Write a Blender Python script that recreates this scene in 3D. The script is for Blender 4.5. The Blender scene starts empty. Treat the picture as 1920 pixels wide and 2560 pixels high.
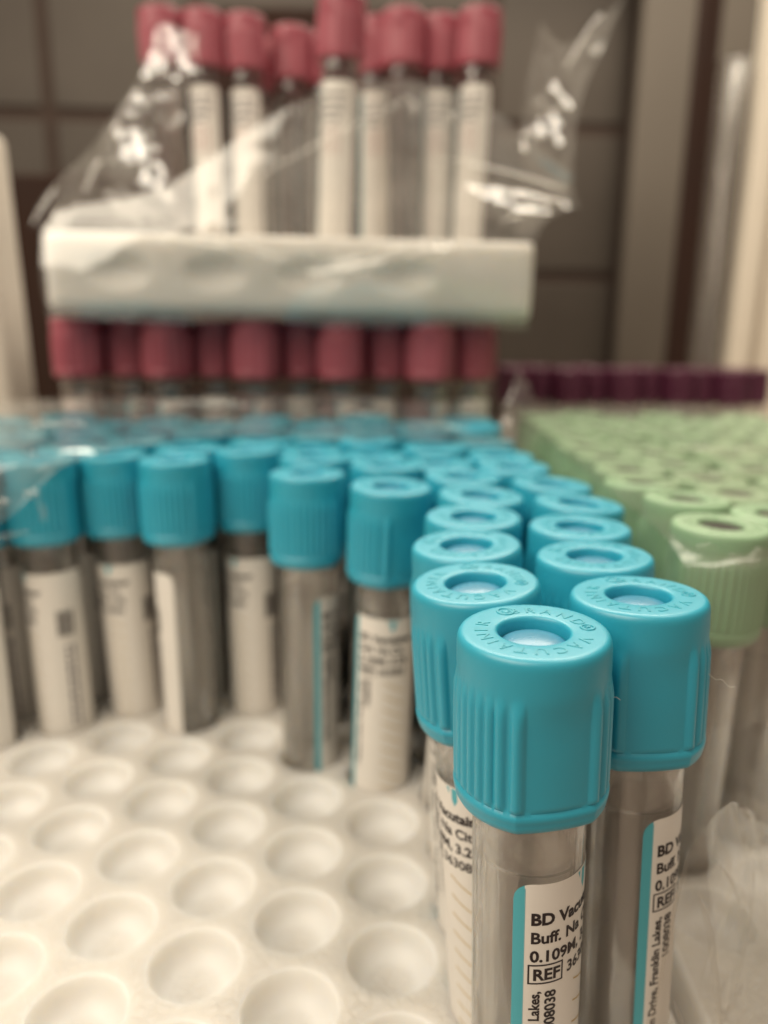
import bpy, bmesh, math, random
from math import pi, sin, cos, radians, sqrt, atan2, degrees
from mathutils import Vector, Matrix, noise

S = 0.001                      # everything below is written in millimetres
rnd = random.Random(11)
scene = bpy.context.scene
col = scene.collection

# ------------------------------------------------------------------ camera
cam_d = bpy.data.cameras.new('camera')
cam = bpy.data.objects.new('camera', cam_d)
col.objects.link(cam)
cam.matrix_world = (Matrix.Translation((0, 0, 100*S)) @ Matrix.Rotation(radians(90-13.85), 4, 'X')
                    @ Matrix.Rotation(radians(0.57), 4, 'Z'))
cam_d.sensor_fit = 'HORIZONTAL'
cam_d.sensor_width = 36.0
cam_d.lens = 36.02
cam_d.clip_start = 0.005
cam_d.clip_end = 20.0
cam_d.dof.use_dof = True
cam_d.dof.focus_distance = 0.085
cam_d.dof.aperture_fstop = 36.0/2.2
scene.camera = cam

# ------------------------------------------------------------------ light
w = bpy.data.worlds.new('World')
scene.world = w
w.use_nodes = True
wn, wl = w.node_tree.nodes, w.node_tree.links
wn.clear()
wo = wn.new('ShaderNodeOutputWorld')
wb = wn.new('ShaderNodeBackground')
tc = wn.new('ShaderNodeTexCoord')
sx = wn.new('ShaderNodeSeparateXYZ')
mr = wn.new('ShaderNodeMapRange')
mr.inputs['From Min'].default_value = -1.0
mr.inputs['From Max'].default_value = 1.0
cr = wn.new('ShaderNodeValToRGB')
e = cr.color_ramp.elements
e[0].position = 0.0; e[0].color = (0.10, 0.055, 0.04, 1)
e[1].position = 1.0; e[1].color = (1.0, 0.83, 0.62, 1)
m = e.new(0.5); m.color = (0.48, 0.41, 0.345, 1)
m = e.new(0.72); m.color = (0.55, 0.43, 0.32, 1)
wl.new(tc.outputs['Generated'], sx.inputs[0])
wl.new(sx.outputs['Z'], mr.inputs['Value'])
wl.new(mr.outputs[0], cr.inputs[0])
# upright noise bands over the world, added to streak the reflections in the tubes
mpw = wn.new('ShaderNodeMapping'); mpw.inputs['Scale'].default_value = (4.6, 4.6, 0.5)
nzw = wn.new('ShaderNodeTexNoise'); nzw.inputs['Scale'].default_value = 1.0; nzw.inputs['Detail'].default_value = 2.0
rgw = wn.new('ShaderNodeMapRange')
rgw.inputs['From Min'].default_value = 0.35; rgw.inputs['From Max'].default_value = 0.66
rgw.inputs['To Min'].default_value = 0.12; rgw.inputs['To Max'].default_value = 2.6
mxw = wn.new('ShaderNodeMix'); mxw.data_type = 'RGBA'; mxw.blend_type = 'MULTIPLY'; mxw.inputs['Factor'].default_value = 1.0
ccw = wn.new('ShaderNodeCombineColor')
wl.new(tc.outputs['Generated'], mpw.inputs[0]); wl.new(mpw.outputs[0], nzw.inputs['Vector'])
wl.new(nzw.outputs['Fac'], rgw.inputs['Value'])
for k in range(3): wl.new(rgw.outputs[0], ccw.inputs[k])
wl.new(cr.outputs[0], mxw.inputs[6]); wl.new(ccw.outputs[0], mxw.inputs[7])
wl.new(mxw.outputs[2], wb.inputs['Color'])
wl.new(wb.outputs[0], wo.inputs['Surface'])
wb.inputs['Strength'].default_value = 0.40


def area(name, loc, target, sx_, sy_, power, colr):
    d = bpy.data.lights.new(name, 'AREA')
    d.shape = 'RECTANGLE'; d.size = sx_*S; d.size_y = sy_*S
    d.energy = power; d.color = colr
    o = bpy.data.objects.new(name, d); col.objects.link(o)
    o.location = Vector(loc)*S
    v = (Vector(target)-Vector(loc))
    o.rotation_euler = v.to_track_quat('-Z', 'Y').to_euler()
    return o


area('ceiling_panel', (40, 680, 640), (10, 120, 40), 640, 240, 5.6, (1.0, 0.90, 0.74))
area('room_lamp', (-400, -130, 620), (-40, 240, 80), 680, 560, 6.2, (1.0, 0.90, 0.73))

area('wall_fill', (330, 260, 760), (170, 860, 160), 260, 200, 2.4, (1.0, 0.90, 0.75))  # added fill without a real source, lifts the shaded tiles

scene.view_settings.view_transform = 'Standard'
scene.view_settings.look = 'None'
scene.view_settings.exposure = 0.0
scene.view_settings.gamma = 1.0
scene.render.engine = 'CYCLES'
cy = scene.cycles
cy.use_denoising = True
cy.max_bounces = 24
cy.transmission_bounces = 24
cy.transparent_max_bounces = 40
cy.glossy_bounces = 6
cy.diffuse_bounces = 5
cy.caustics_refractive = True
cy.caustics_reflective = False
cy.blur_glossy = 0.6
cy.sample_clamp_indirect = 20.0


# ------------------------------------------------------------------ materials
def new_mat(name):
    mt = bpy.data.materials.new(name); mt.use_nodes = True
    n = mt.node_tree.nodes; l = mt.node_tree.links
    n.clear()
    out = n.new('ShaderNodeOutputMaterial')
    return mt, n, l, out


def plastic(name, base, rough=0.35, sss=0.0, sss_r=(1, 1, 1), sss_s=1.0, spec=0.5, vary=0.06, nscale=120, bump=0.0, bscale=900):
    mt, n, l, out = new_mat(name)
    b = n.new('ShaderNodeBsdfPrincipled')
    l.new(b.outputs[0], out.inputs['Surface'])
    g = n.new('ShaderNodeTexCoord')
    nz = n.new('ShaderNodeTexNoise'); nz.inputs['Scale'].default_value = nscale; nz.inputs['Detail'].default_value = 4
    l.new(g.outputs['Object'], nz.inputs['Vector'])
    mp = n.new('ShaderNodeMapRange')
    mp.inputs['To Min'].default_value = 1.0-vary; mp.inputs['To Max'].default_value = 1.0+vary
    l.new(nz.outputs['Fac'], mp.inputs['Value'])
    mx = n.new('ShaderNodeMix'); mx.data_type = 'RGBA'; mx.blend_type = 'MULTIPLY'; mx.inputs['Factor'].default_value = 1.0
    mx.inputs[6].default_value = (*base, 1)
    cb = n.new('ShaderNodeCombineColor')
    for k in range(3): l.new(mp.outputs[0], cb.inputs[k])
    l.new(cb.outputs[0], mx.inputs[7])
    l.new(mx.outputs[2], b.inputs['Base Color'])
    mp2 = n.new('ShaderNodeMapRange')
    mp2.inputs['To Min'].default_value = rough*0.8; mp2.inputs['To Max'].default_value = rough*1.2
    l.new(nz.outputs['Fac'], mp2.inputs['Value'])
    l.new(mp2.outputs[0], b.inputs['Roughness'])
    b.inputs['Specular IOR Level'].default_value = spec
    if sss > 0:
        b.inputs['Subsurface Weight'].default_value = sss
        b.inputs['Subsurface Radius'].default_value = sss_r
        b.inputs['Subsurface Scale'].default_value = sss_s*S
    if bump > 0:
        nb = n.new('ShaderNodeTexNoise'); nb.inputs['Scale'].default_value = bscale; nb.inputs['Detail'].default_value = 3
        l.new(g.outputs['Object'], nb.inputs['Vector'])
        bp = n.new('ShaderNodeBump'); bp.inputs['Strength'].default_value = bump; bp.inputs['Distance'].default_value = 0.1*S
        l.new(nb.outputs['Fac'], bp.inputs['Height'])
        l.new(bp.outputs[0], b.inputs['Normal'])
    return mt


M = {}
M['blue_cap'] = plastic('light_blue_cap_plastic', (0.023, 0.36, 0.50), 0.40, 0.35, (0.3, 0.8, 1.0), 0.9, 0.75, 0.04, 150, 0.12, 2500)
M['blue_stopper'] = plastic('pale_blue_rubber', (0.075, 0.28, 0.43), 0.27, 0.2, (0.6, 0.8, 1.0), 0.6, 0.4, 0.05, 200, 0.08, 3000)
M['green_cap'] = plastic('pale_green_cap_plastic', (0.27, 0.42, 0.26), 0.42, 0.35, (0.6, 1.0, 0.5), 1.0, 0.5, 0.05, 150)
M['green_stopper'] = plastic('olive_rubber', (0.02, 0.015, 0.010), 0.7)
M['red_cap'] = plastic('red_cap_plastic', (0.36, 0.085, 0.115), 0.4, 0.3, (1.0, 0.3, 0.3), 0.9)
M['red_stopper'] = plastic('red_rubber', (0.25, 0.04, 0.05), 0.5)
M['purple_cap'] = plastic('purple_cap_plastic', (0.095, 0.022, 0.05), 0.35)
M['paper'] = plastic('label_paper', (0.79, 0.75, 0.70), 0.42, vary=0.03, nscale=400)
M['teal'] = plastic('label_teal_ink', (0.08, 0.42, 0.50), 0.42)
M['ink'] = plastic('label_black_ink', (0.016, 0.008, 0.010), 0.45)
M['gold'] = plastic('label_gold_ink', (0.52, 0.36, 0.10), 0.45)
M['greyink'] = plastic('label_grey_ink', (0.16, 0.14, 0.16), 0.45)
M['redink'] = plastic('label_red_ink', (0.40, 0.10, 0.10), 0.45)
M['white_plastic'] = plastic('off_white_plastic', (0.62, 0.57, 0.50), 0.4)
M['cream'] = plastic('cream_paint', (0.84, 0.76, 0.64), 0.5)
M['dark_brown'] = plastic('dark_brown_matt', (0.033, 0.016, 0.011), 0.8, spec=0.2, vary=0.2, nscale=20)
M['grout'] = plastic('brown_grout', (0.075, 0.053, 0.044), 0.9, spec=0.1)
M['counter'] = plastic('grey_brown_counter', (0.25, 0.20, 0.17), 0.45)
M['taupe'] = plastic('taupe_paint', (0.150, 0.128, 0.105), 0.6, spec=0.3, vary=0.12, nscale=9)
M['fibre'] = plastic('pale_lint', (0.75, 0.72, 0.66), 0.7)


def tile_mat():
    mt, n, l, out = new_mat('taupe_tile_glaze')
    b = n.new('ShaderNodeBsdfPrincipled')
    g = n.new('ShaderNodeTexCoord')
    nz = n.new('ShaderNodeTexNoise'); nz.inputs['Scale'].default_value = 7; nz.inputs['Detail'].default_value = 5
    l.new(g.outputs['Object'], nz.inputs['Vector'])
    r = n.new('ShaderNodeValToRGB')
    r.color_ramp.elements[0].position = 0.3; r.color_ramp.elements[0].color = (0.075, 0.061, 0.050, 1)
    r.color_ramp.elements[1].position = 0.7; r.color_ramp.elements[1].color = (0.103, 0.085, 0.070, 1)
    l.new(nz.outputs['Fac'], r.inputs[0]); l.new(r.outputs[0], b.inputs['Base Color'])
    b.inputs['Roughness'].default_value = 0.55
    b.inputs['Specular IOR Level'].default_value = 0.3
    l.new(b.outputs[0], out.inputs['Surface'])
    return mt


M['tile'] = tile_mat()


def foam_mat():
    mt, n, l, out = new_mat('white_bead_foam')
    b = n.new('ShaderNodeBsdfPrincipled')
    g = n.new('ShaderNodeTexCoord')
    v = n.new('ShaderNodeTexVoronoi'); v.feature = 'DISTANCE_TO_EDGE'; v.inputs['Scale'].default_value = 560
    l.new(g.outputs['Object'], v.inputs['Vector'])
    r = n.new('ShaderNodeMapRange'); r.inputs['From Max'].default_value = 0.22
    l.new(v.outputs['Distance'], r.inputs['Value'])
    nz = n.new('ShaderNodeTexNoise'); nz.inputs['Scale'].default_value = 90; nz.inputs['Detail'].default_value = 3
    l.new(g.outputs['Object'], nz.inputs['Vector'])
    # the beads show where the skin of the moulding is thin: flat top land only
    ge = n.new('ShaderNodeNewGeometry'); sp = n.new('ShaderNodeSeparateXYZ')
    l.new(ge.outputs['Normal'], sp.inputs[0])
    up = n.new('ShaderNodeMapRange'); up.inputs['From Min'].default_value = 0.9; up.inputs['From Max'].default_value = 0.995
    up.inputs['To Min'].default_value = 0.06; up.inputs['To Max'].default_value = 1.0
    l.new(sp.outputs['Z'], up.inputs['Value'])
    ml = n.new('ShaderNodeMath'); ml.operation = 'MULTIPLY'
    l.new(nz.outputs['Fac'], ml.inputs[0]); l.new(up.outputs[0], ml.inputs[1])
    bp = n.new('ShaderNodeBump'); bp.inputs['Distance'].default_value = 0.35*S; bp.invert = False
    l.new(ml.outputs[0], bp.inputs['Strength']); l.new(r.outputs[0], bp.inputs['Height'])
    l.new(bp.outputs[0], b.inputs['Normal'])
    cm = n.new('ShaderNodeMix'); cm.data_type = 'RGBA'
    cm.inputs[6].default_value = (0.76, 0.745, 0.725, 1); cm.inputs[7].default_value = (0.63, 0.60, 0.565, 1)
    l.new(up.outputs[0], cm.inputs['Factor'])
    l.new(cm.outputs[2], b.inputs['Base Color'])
    b.inputs['Roughness'].default_value = 0.42
    b.inputs['Specular IOR Level'].default_value = 0.4
    b.inputs['Subsurface Weight'].default_value = 0.85
    b.inputs['Subsurface Radius'].default_value = (1.0, 0.9, 0.75)
    b.inputs['Subsurface Scale'].default_value = 7.5*S
    l.new(b.outputs[0], out.inputs['Surface'])
    return mt


M['foam'] = foam_mat()


def glass_mat(name, tint, rough, haze=0.03, bend=0.55):
    mt, n, l, out = new_mat(name)
    b = n.new('ShaderNodeBsdfPrincipled')
    b.inputs['Base Color'].default_value = (*tint, 1)
    b.inputs['Transmission Weight'].default_value = 1.0
    b.inputs['IOR'].default_value = 1.5
    g = n.new('ShaderNodeTexCoord')
    mpg = n.new('ShaderNodeMapping'); mpg.inputs['Scale'].default_value = (1, 1, 0.035)
    nz = n.new('ShaderNodeTexNoise'); nz.inputs['Scale'].default_value = 420; nz.inputs['Detail'].default_value = 3
    l.new(g.outputs['Object'], mpg.inputs[0]); l.new(mpg.outputs[0], nz.inputs['Vector'])
    bp = n.new('ShaderNodeBump'); bp.inputs['Strength'].default_value = 0.4; bp.inputs['Distance'].default_value = 0.35*S
    l.new(nz.outputs['Fac'], bp.inputs['Height']); l.new(bp.outputs[0], b.inputs['Normal'])
    mp = n.new('ShaderNodeMapRange'); mp.inputs['To Min'].default_value = rough*0.5; mp.inputs['To Max'].default_value = rough*1.6
    l.new(nz.outputs['Fac'], mp.inputs['Value']); l.new(mp.outputs[0], b.inputs['Roughness'])
    df = n.new('ShaderNodeBsdfDiffuse'); df.inputs[0].default_value = (0.80, 0.77, 0.73, 1)
    tl = n.new('ShaderNodeBsdfTranslucent'); tl.inputs[0].default_value = (0.80, 0.77, 0.73, 1)
    ad = n.new('ShaderNodeMixShader'); ad.inputs[0].default_value = 0.5
    l.new(df.outputs[0], ad.inputs[1]); l.new(tl.outputs[0], ad.inputs[2])
    mh = n.new('ShaderNodeMixShader'); mh.inputs[0].default_value = haze
    # thin moulded wall: most light goes straight through, some is bent, and it mirrors the room at grazing angles
    tr = n.new('ShaderNodeBsdfTransparent'); tr.inputs[0].default_value = (*[min(1, c*1.03) for c in tint], 1)
    # a longer path through the wall at the edges of the tube takes more light
    le = n.new('ShaderNodeLayerWeight'); le.inputs['Blend'].default_value = 0.5
    pe = n.new('ShaderNodeMath'); pe.operation = 'POWER'; pe.inputs[1].default_value = 3.5
    me_ = n.new('ShaderNodeMix'); me_.data_type = 'RGBA'
    me_.inputs[6].default_value = (*[min(1, c*1.03) for c in tint], 1)
    me_.inputs[7].default_value = (0.42, 0.38, 0.35, 1)
    l.new(le.outputs['Facing'], pe.inputs[0]); l.new(pe.outputs[0], me_.inputs['Factor'])
    l.new(me_.outputs[2], tr.inputs[0])
    gs = n.new('ShaderNodeBsdfGlossy'); gs.inputs['Color'].default_value = (0.95, 0.95, 0.95, 1)
    l.new(mp.outputs[0], gs.inputs['Roughness']); l.new(bp.outputs[0], gs.inputs['Normal'])
    lw = n.new('ShaderNodeLayerWeight'); lw.inputs['Blend'].default_value = 0.5
    pw = n.new('ShaderNodeMath'); pw.operation = 'POWER'; pw.inputs[1].default_value = 3.0
    fr = n.new('ShaderNodeMath'); fr.operation = 'MULTIPLY_ADD'; fr.inputs[1].default_value = 0.65; fr.inputs[2].default_value = 0.15
    l.new(lw.outputs['Facing'], pw.inputs[0]); l.new(pw.outputs[0], fr.inputs[0])
    th = n.new('ShaderNodeMixShader')
    l.new(fr.outputs[0], th.inputs[0]); l.new(tr.outputs[0], th.inputs[1]); l.new(gs.outputs[0], th.inputs[2])
    hb = n.new('ShaderNodeMixShader'); hb.inputs[0].default_value = bend
    l.new(th.outputs[0], hb.inputs[1]); l.new(b.outputs[0], hb.inputs[2])
    l.new(hb.outputs[0], mh.inputs[1]); l.new(ad.outputs[0], mh.inputs[2])
    l.new(mh.outputs[0], out.inputs['Surface'])
    return mt


M['glass'] = glass_mat('clear_tube_plastic', (0.97, 0.96, 0.945), 0.045)
M['glass_dim'] = glass_mat('dimmed_tube_plastic', (0.84, 0.80, 0.78), 0.04, 0.0, 0.7)  # darker copy for the red tubes, dimness under the caps put into tint


def film_mat(name, veil, rough=0.12, gloss=0.9, base=0.07, graze=0.75):
    mt, n, l, out = new_mat(name)
    tr = n.new('ShaderNodeBsdfTransparent'); tr.inputs[0].default_value = (0.96, 0.95, 0.93, 1)
    gl = n.new('ShaderNodeBsdfGlossy'); gl.inputs['Roughness'].default_value = rough
    gl.inputs['Color'].default_value = (gloss, gloss, gloss, 1)
    df = n.new('ShaderNodeBsdfTranslucent'); df.inputs[0].default_value = (0.85, 0.83, 0.80, 1)
    dd = n.new('ShaderNodeBsdfDiffuse'); dd.inputs[0].default_value = (0.85, 0.83, 0.80, 1)
    g = n.new('ShaderNodeTexCoord')
    nz = n.new('ShaderNodeTexNoise'); nz.inputs['Scale'].default_value = 60; nz.inputs['Detail'].default_value = 5
    l.new(g.outputs['Object'], nz.inputs['Vector'])
    mp = n.new('ShaderNodeMapRange'); mp.inputs['From Min'].default_value = 0.3; mp.inputs['From Max'].default_value = 0.75
    mp.inputs['To Min'].default_value = veil*0.4; mp.inputs['To Max'].default_value = veil*1.8
    l.new(nz.outputs['Fac'], mp.inputs['Value'])
    bp = n.new('ShaderNodeBump'); bp.inputs['Strength'].default_value = 0.12; bp.inputs['Distance'].default_value = 0.4*S
    nb = n.new('ShaderNodeTexNoise'); nb.inputs['Scale'].default_value = 260; nb.inputs['Detail'].default_value = 3
    l.new(g.outputs['Object'], nb.inputs['Vector']); l.new(nb.outputs['Fac'], bp.inputs['Height'])
    md = n.new('ShaderNodeMixShader'); md.inputs[0].default_value = 0.5
    l.new(df.outputs[0], md.inputs[1]); l.new(dd.outputs[0], md.inputs[2])
    m1 = n.new('ShaderNodeMixShader')
    l.new(mp.outputs[0], m1.inputs[0]); l.new(tr.outputs[0], m1.inputs[1]); l.new(md.outputs[0], m1.inputs[2])
    lw = n.new('ShaderNodeLayerWeight'); lw.inputs['Blend'].default_value = 0.5
    pw = n.new('ShaderNodeMath'); pw.operation = 'POWER'; pw.inputs[1].default_value = 4.0
    fr = n.new('ShaderNodeMath'); fr.operation = 'MULTIPLY_ADD'; fr.inputs[1].default_value = graze; fr.inputs[2].default_value = base
    l.new(lw.outputs['Facing'], pw.inputs[0]); l.new(pw.outputs[0], fr.inputs[0])
    l.new(bp.outputs[0], lw.inputs['Normal']); l.new(bp.outputs[0], gl.inputs['Normal'])
    m2 = n.new('ShaderNodeMixShader')
    l.new(fr.outputs[0], m2.inputs[0]); l.new(m1.outputs[0], m2.inputs[1]); l.new(gl.outputs[0], m2.inputs[2])
    l.new(m2.outputs[0], out.inputs['Surface'])
    return mt


M['film'] = film_mat('clear_shrink_film', 0.03, 0.06, 0.9, 0.06)
M['film_haze'] = film_mat('hazy_shrink_film', 0.10, 0.10, 0.9, 0.09, 0.6)
M['film_green'] = film_mat('thick_shrink_film', 0.06, 0.14, 0.9, 0.04, 0.16)
M['bag'] = film_mat('crinkled_clear_bag', 0.13, 0.09, 0.95, 0.09)


# ------------------------------------------------------------------ object helpers
def mesh_obj(name, bm, mats, parent=None, smooth=True):
    for v in bm.verts: v.co *= S
    me = bpy.data.meshes.new(name)
    bm.to_mesh(me); bm.free()
    for mt in (mats if isinstance(mats, (list, tuple)) else [mats]): me.materials.append(mt)
    if smooth:
        me.polygons.foreach_set('use_smooth', [True]*len(me.polygons))
    o = bpy.data.objects.new(name, me); col.objects.link(o)
    if parent: o.parent = parent
    return o


def tag(o, label, cat, group=None, kind=None):
    if label: o['label'] = label
    if cat: o['category'] = cat
    if group: o['group'] = group
    if kind: o['kind'] = kind
    return o


def copy_tree(o, parent=None):
    c = o.copy(); col.objects.link(c); c.parent = parent
    for ch in list(o.children):
        copy_tree(ch, c)
    return c


def lathe(bm, prof, seg, mi=0, rfun=None, close_top=False, close_bot=False):
    rings = []
    for (r, z) in prof:
        ring = []
        for k in range(seg):
            a = 2*pi*k/seg
            rr = rfun(r, z, a) if rfun else r
            ring.append(bm.verts.new((rr*sin(a), -rr*cos(a), z)))
        rings.append(ring)
    for a, b in zip(rings, rings[1:]):
        for k in range(seg):
            f = bm.faces.new((a[k], b[k], b[(k+1) % seg], a[(k+1) % seg])); f.material_index = mi
    if close_top: f = bm.faces.new(rings[0]); f.material_index = mi
    if close_bot: f = bm.faces.new(rings[-1][::-1]); f.material_index = mi
    return rings


def box(bm, x0, x1, y0, y1, z0, z1, mi=0):
    v = [bm.verts.new((x, y, z)) for z in (z0, z1) for y in (y0, y1) for x in (x0, x1)]
    for idx in ((0, 2, 3, 1), (4, 5, 7, 6), (0, 1, 5, 4), (2, 6, 7, 3), (0, 4, 6, 2), (1, 3, 7, 5)):
        f = bm.faces.new([v[i] for i in idx]); f.material_index = mi
    return v


_txt = {}


def text_geo(body, size, bold=0.0, extrude=0.0):
    """flat text as (verts, faces) with its left baseline at the origin, in the units of size"""
    key = (body, size, bold, extrude)
    if key in _txt: return _txt[key]
    cu = bpy.data.curves.new('lettering', 'FONT')
    cu.body = body; cu.size = size; cu.offset = bold; cu.extrude = extrude; cu.resolution_u = 3
    o = bpy.data.objects.new('lettering', cu); col.objects.link(o)
    dg = bpy.context.evaluated_depsgraph_get(); dg.update()
    me = o.evaluated_get(dg).to_mesh()
    vs = [tuple(v.co) for v in me.vertices]; fs = [tuple(p.vertices) for p in me.polygons]
    o.evaluated_get(dg).to_mesh_clear()
    bpy.data.objects.remove(o); bpy.data.curves.remove(cu)
    _txt[key] = (vs, fs)
    return vs, fs


def text_width(body, size, bold=0.0):
    vs, _ = text_geo(body, size, bold)
    return max(v[0] for v in vs)


# ------------------------------------------------------------------ cap
def cap_radius(r, z, a):
    """z is measured down from the cap top (0 .. -19.5); a from the middle of the smooth panel"""
    phi = (degrees(a)+90) % 180-90
    ap = abs(phi)
    out = r
    if z > -4.4 or r < 7.9:
        env = 0.0
    elif z > -16.7:
        env = min(1.0, (-4.4-z)/1.9)
    else:
        env = 0.0
    flat = max(0.0, 1-(ap/31.0)**2)
    if z <= -4.4 and r > 7.0:
        fe = min(1.0, (-4.4-z)/3.0)
        out -= (0.42 if z > -16.7 else 0.75)*flat*fe
    if env > 0:
        h = 0.0
        for c, wd, hh in ((31, 5.4, 0.50), (44, 4.3, 0.42), (53, 4.1, 0.38), (62, 4.1, 0.38), (71, 4.1, 0.38), (80, 4.1, 0.38), (89, 4.1, 0.38)):
            d = abs(ap-c)
            if d < wd: h = max(h, hh*(cos(pi*d/(2*wd)))**0.6)
        out += h*env
    return out


def build_cap_mesh(text=True):
    bm = bmesh.new()
    prof = [(3.85, -3.6), (3.85, -1.2), (3.86, -0.6), (3.93, -0.22), (4.1, -0.05), (4.35, 0.0), (5.5, 0.0), (7.2, 0.0), (7.5, -0.02), (7.75, -0.09),
            (7.95, -0.23), (8.1, -0.46), (8.2, -0.8), (8.24, -1.3), (8.26, -2.2), (8.27, -3.4), (8.25, -4.3), (8.25, -4.8), (8.24, -5.4),
            (8.24, -6.2), (8.24, -7.5), (8.25, -9.5), (8.25, -12), (8.25, -14.5), (8.24, -16.0), (8.26, -16.35), (8.36, -16.75), (8.58, -17.0),
            (8.66, -17.3), (8.62, -17.7), (8.5, -17.95), (8.52, -18.2), (8.42, -18.6), (8.2, -19.0), (7.8, -19.3), (7.3, -19.45), (6.9, -19.45),
            (6.72, -19.3), (6.68, -18.0), (6.68, -15.0)]
    lathe(bm, prof, 360, 0, cap_radius)
    for v in bm.verts:
        if v.co.xy.length > 7.0: v.co.x *= 1.012; v.co.y *= 1.012
        if v.co.z < -4 and v.co.xy.length > 6.6: v.co.z = -4+(v.co.z+4)*1.045
    bmesh.ops.recalc_face_normals(bm, faces=bm.faces)
    if text:
        def ring(body, size, r0, a_mid, bold=0.01):
            vs, fs = text_geo(body, size, bold, 0.048)
            wd = max(v[0] for v in vs)
            nv = []
            for (x, y, z) in vs:
                a = a_mid-(x-wd/2)/(r0+0.5)        # clockwise, feet towards the hole
                r = r0+y
                nv.append(bm.verts.new((r*cos(a), r*sin(a), z+0.02)))
            for f in fs:
                try: bm.faces.new([nv[i] for i in f])
                except ValueError: pass
        ring('V A C U T A I N E R', 2.05, 5.0, radians(-128))
        ring('B R A N D', 2.05, 5.0, radians(50))
        # circled r and round emblem: small raised rings with a bar
        for ang, rr in ((radians(-8), 0.72), (radians(101), 0.95)):
            c0 = Vector((5.95*cos(ang), 5.95*sin(ang), 0))
            for k in range(20):
                pass
            prev = None; first = None
            for k in range(25):
                t = 2*pi*k/24
                q = []
                for (dr, dz) in ((-0.16, 0.0), (-0.09, 0.13), (0.09, 0.13), (0.16, 0.0)):
                    q.append(bm.verts.new((c0.x+(rr+dr)*cos(t), c0.y+(rr+dr)*sin(t), dz)))
                if prev:
                    for j in range(3): bm.faces.new((prev[j], q[j], q[j+1], prev[j+1]))
                prev = q
        vs, fs = text_geo('R', 0.9, 0.02, 0.10)
        c0 = Vector((5.95*cos(radians(-8)), 5.95*sin(radians(-8)), 0))
        nv = [bm.verts.new((c0.x+(y-0.3), c0.y-(x-0.3), z+0.02)) for (x, y, z) in vs]
        for f in fs: bm.faces.new([nv[i] for i in f])
        # small moulding bump inside the emblem ring
        c0 = Vector((5.95*cos(radians(101)), 5.95*sin(radians(101)), 0))
        for rr, zz, last in ((0.55, 0.0, 0), (0.42, 0.13, 0)):
            pass
        ringv = [[bm.verts.new((c0.x+r*cos(2*pi*k/16), c0.y+r*sin(2*pi*k/16), z)) for k in range(16)] for r, z in ((0.5, 0.0), (0.38, 0.12), (0.15, 0.15))]
        for A, B in zip(ringv, ringv[1:]):
            for k in range(16): bm.faces.new((A[k], A[(k+1) % 16], B[(k+1) % 16], B[k]))
        bm.faces.new(ringv[-1])
    return bm


def build_stopper(flat=False):
    bm = bmesh.new()
    prof = [(3.83, -3.4), (3.83, -2.05)]
    for k in range(1, 13):
        r = 3.83*cos(pi/2*k/12*0.999)
        prof.append((r, -2.0+1.28*sqrt(max(0, 1-(r/3.9)**2))))
    if flat: prof = [(3.83, -3.4), (3.83, -0.75), (3.5, -0.6), (2.0, -0.68), (0.02, -0.7)]
    lathe(bm, prof, 48, 0)
    bmesh.ops.recalc_face_normals(bm, faces=bm.faces)
    return bm


# ------------------------------------------------------------------ tube (clear plastic, closed wall)
def build_tube(H, ring_z):
    """bottom of the tube at z=0, the cap top at z=H"""
    bm = bmesh.new()
    R, ri, rj = 6.5, 5.7, 5.5
    top = H-7.0
    out = []
    for k in range(0, 11):
        a = -pi/2+(pi/2)*k/10
        out.append((max(0.02, R*cos(a)), R+R*sin(a)))
    out += [(R, z) for z in (12, 25, ring_z-12, ring_z, H-24, top)]
    inn = [(ri, top), (ri, H-24), (ri, ring_z+0.25), (ri-0.03, ring_z+0.1), (rj+0.03, ring_z-0.1), (rj, ring_z-0.3), (rj, ring_z-12), (rj, 25), (rj, 12)]
    for k in range(10, -1, -1):
        a = -pi/2+(pi/2)*k/10
        inn.append((max(0.02, rj*cos(a)), 1.2+rj+rj*sin(a)))
    lathe(bm, out+inn, 64, 0)
    bmesh.ops.remove_doubles(bm, verts=bm.verts, dist=0.03)
    bmesh.ops.recalc_face_normals(bm, faces=bm.faces)
    return bm


# ------------------------------------------------------------------ label
LR = 6.56


def wrap(u, v, dr=0.0):
    a = u/LR
    return ((LR+dr)*sin(a), -(LR+dr)*cos(a), v)


def put_text(bm, body, size, u, v, mi, bold=0.0, vertical=False, dr=0.035):
    vs, fs = text_geo(body, size, bold)
    nv = []
    for (x, y, z) in vs:
        if vertical: nv.append(bm.verts.new(wrap(u-y, v+x, dr)))
        else: nv.append(bm.verts.new(wrap(u+x, v+y, dr)))
    for f in fs:
        try:
            g = bm.faces.new([nv[i] for i in f]); g.material_index = mi
        except ValueError: pass


def put_rect(bm, u0, u1, v0, v1, mi, dr=0.03, skew=0.0):
    n = max(1, int(abs(u1-u0)/0.5))
    for k in range(n):
        a, b = u0+(u1-u0)*k/n, u0+(u1-u0)*(k+1)/n
        sa, sb = skew*k/n, skew*(k+1)/n
        f = bm.faces.new([bm.verts.new(wrap(*p, dr)) for p in ((a, v0+sa), (b, v0+sb), (b, v1+sb), (a, v1+sa))])
        f.material_index = mi


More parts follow.
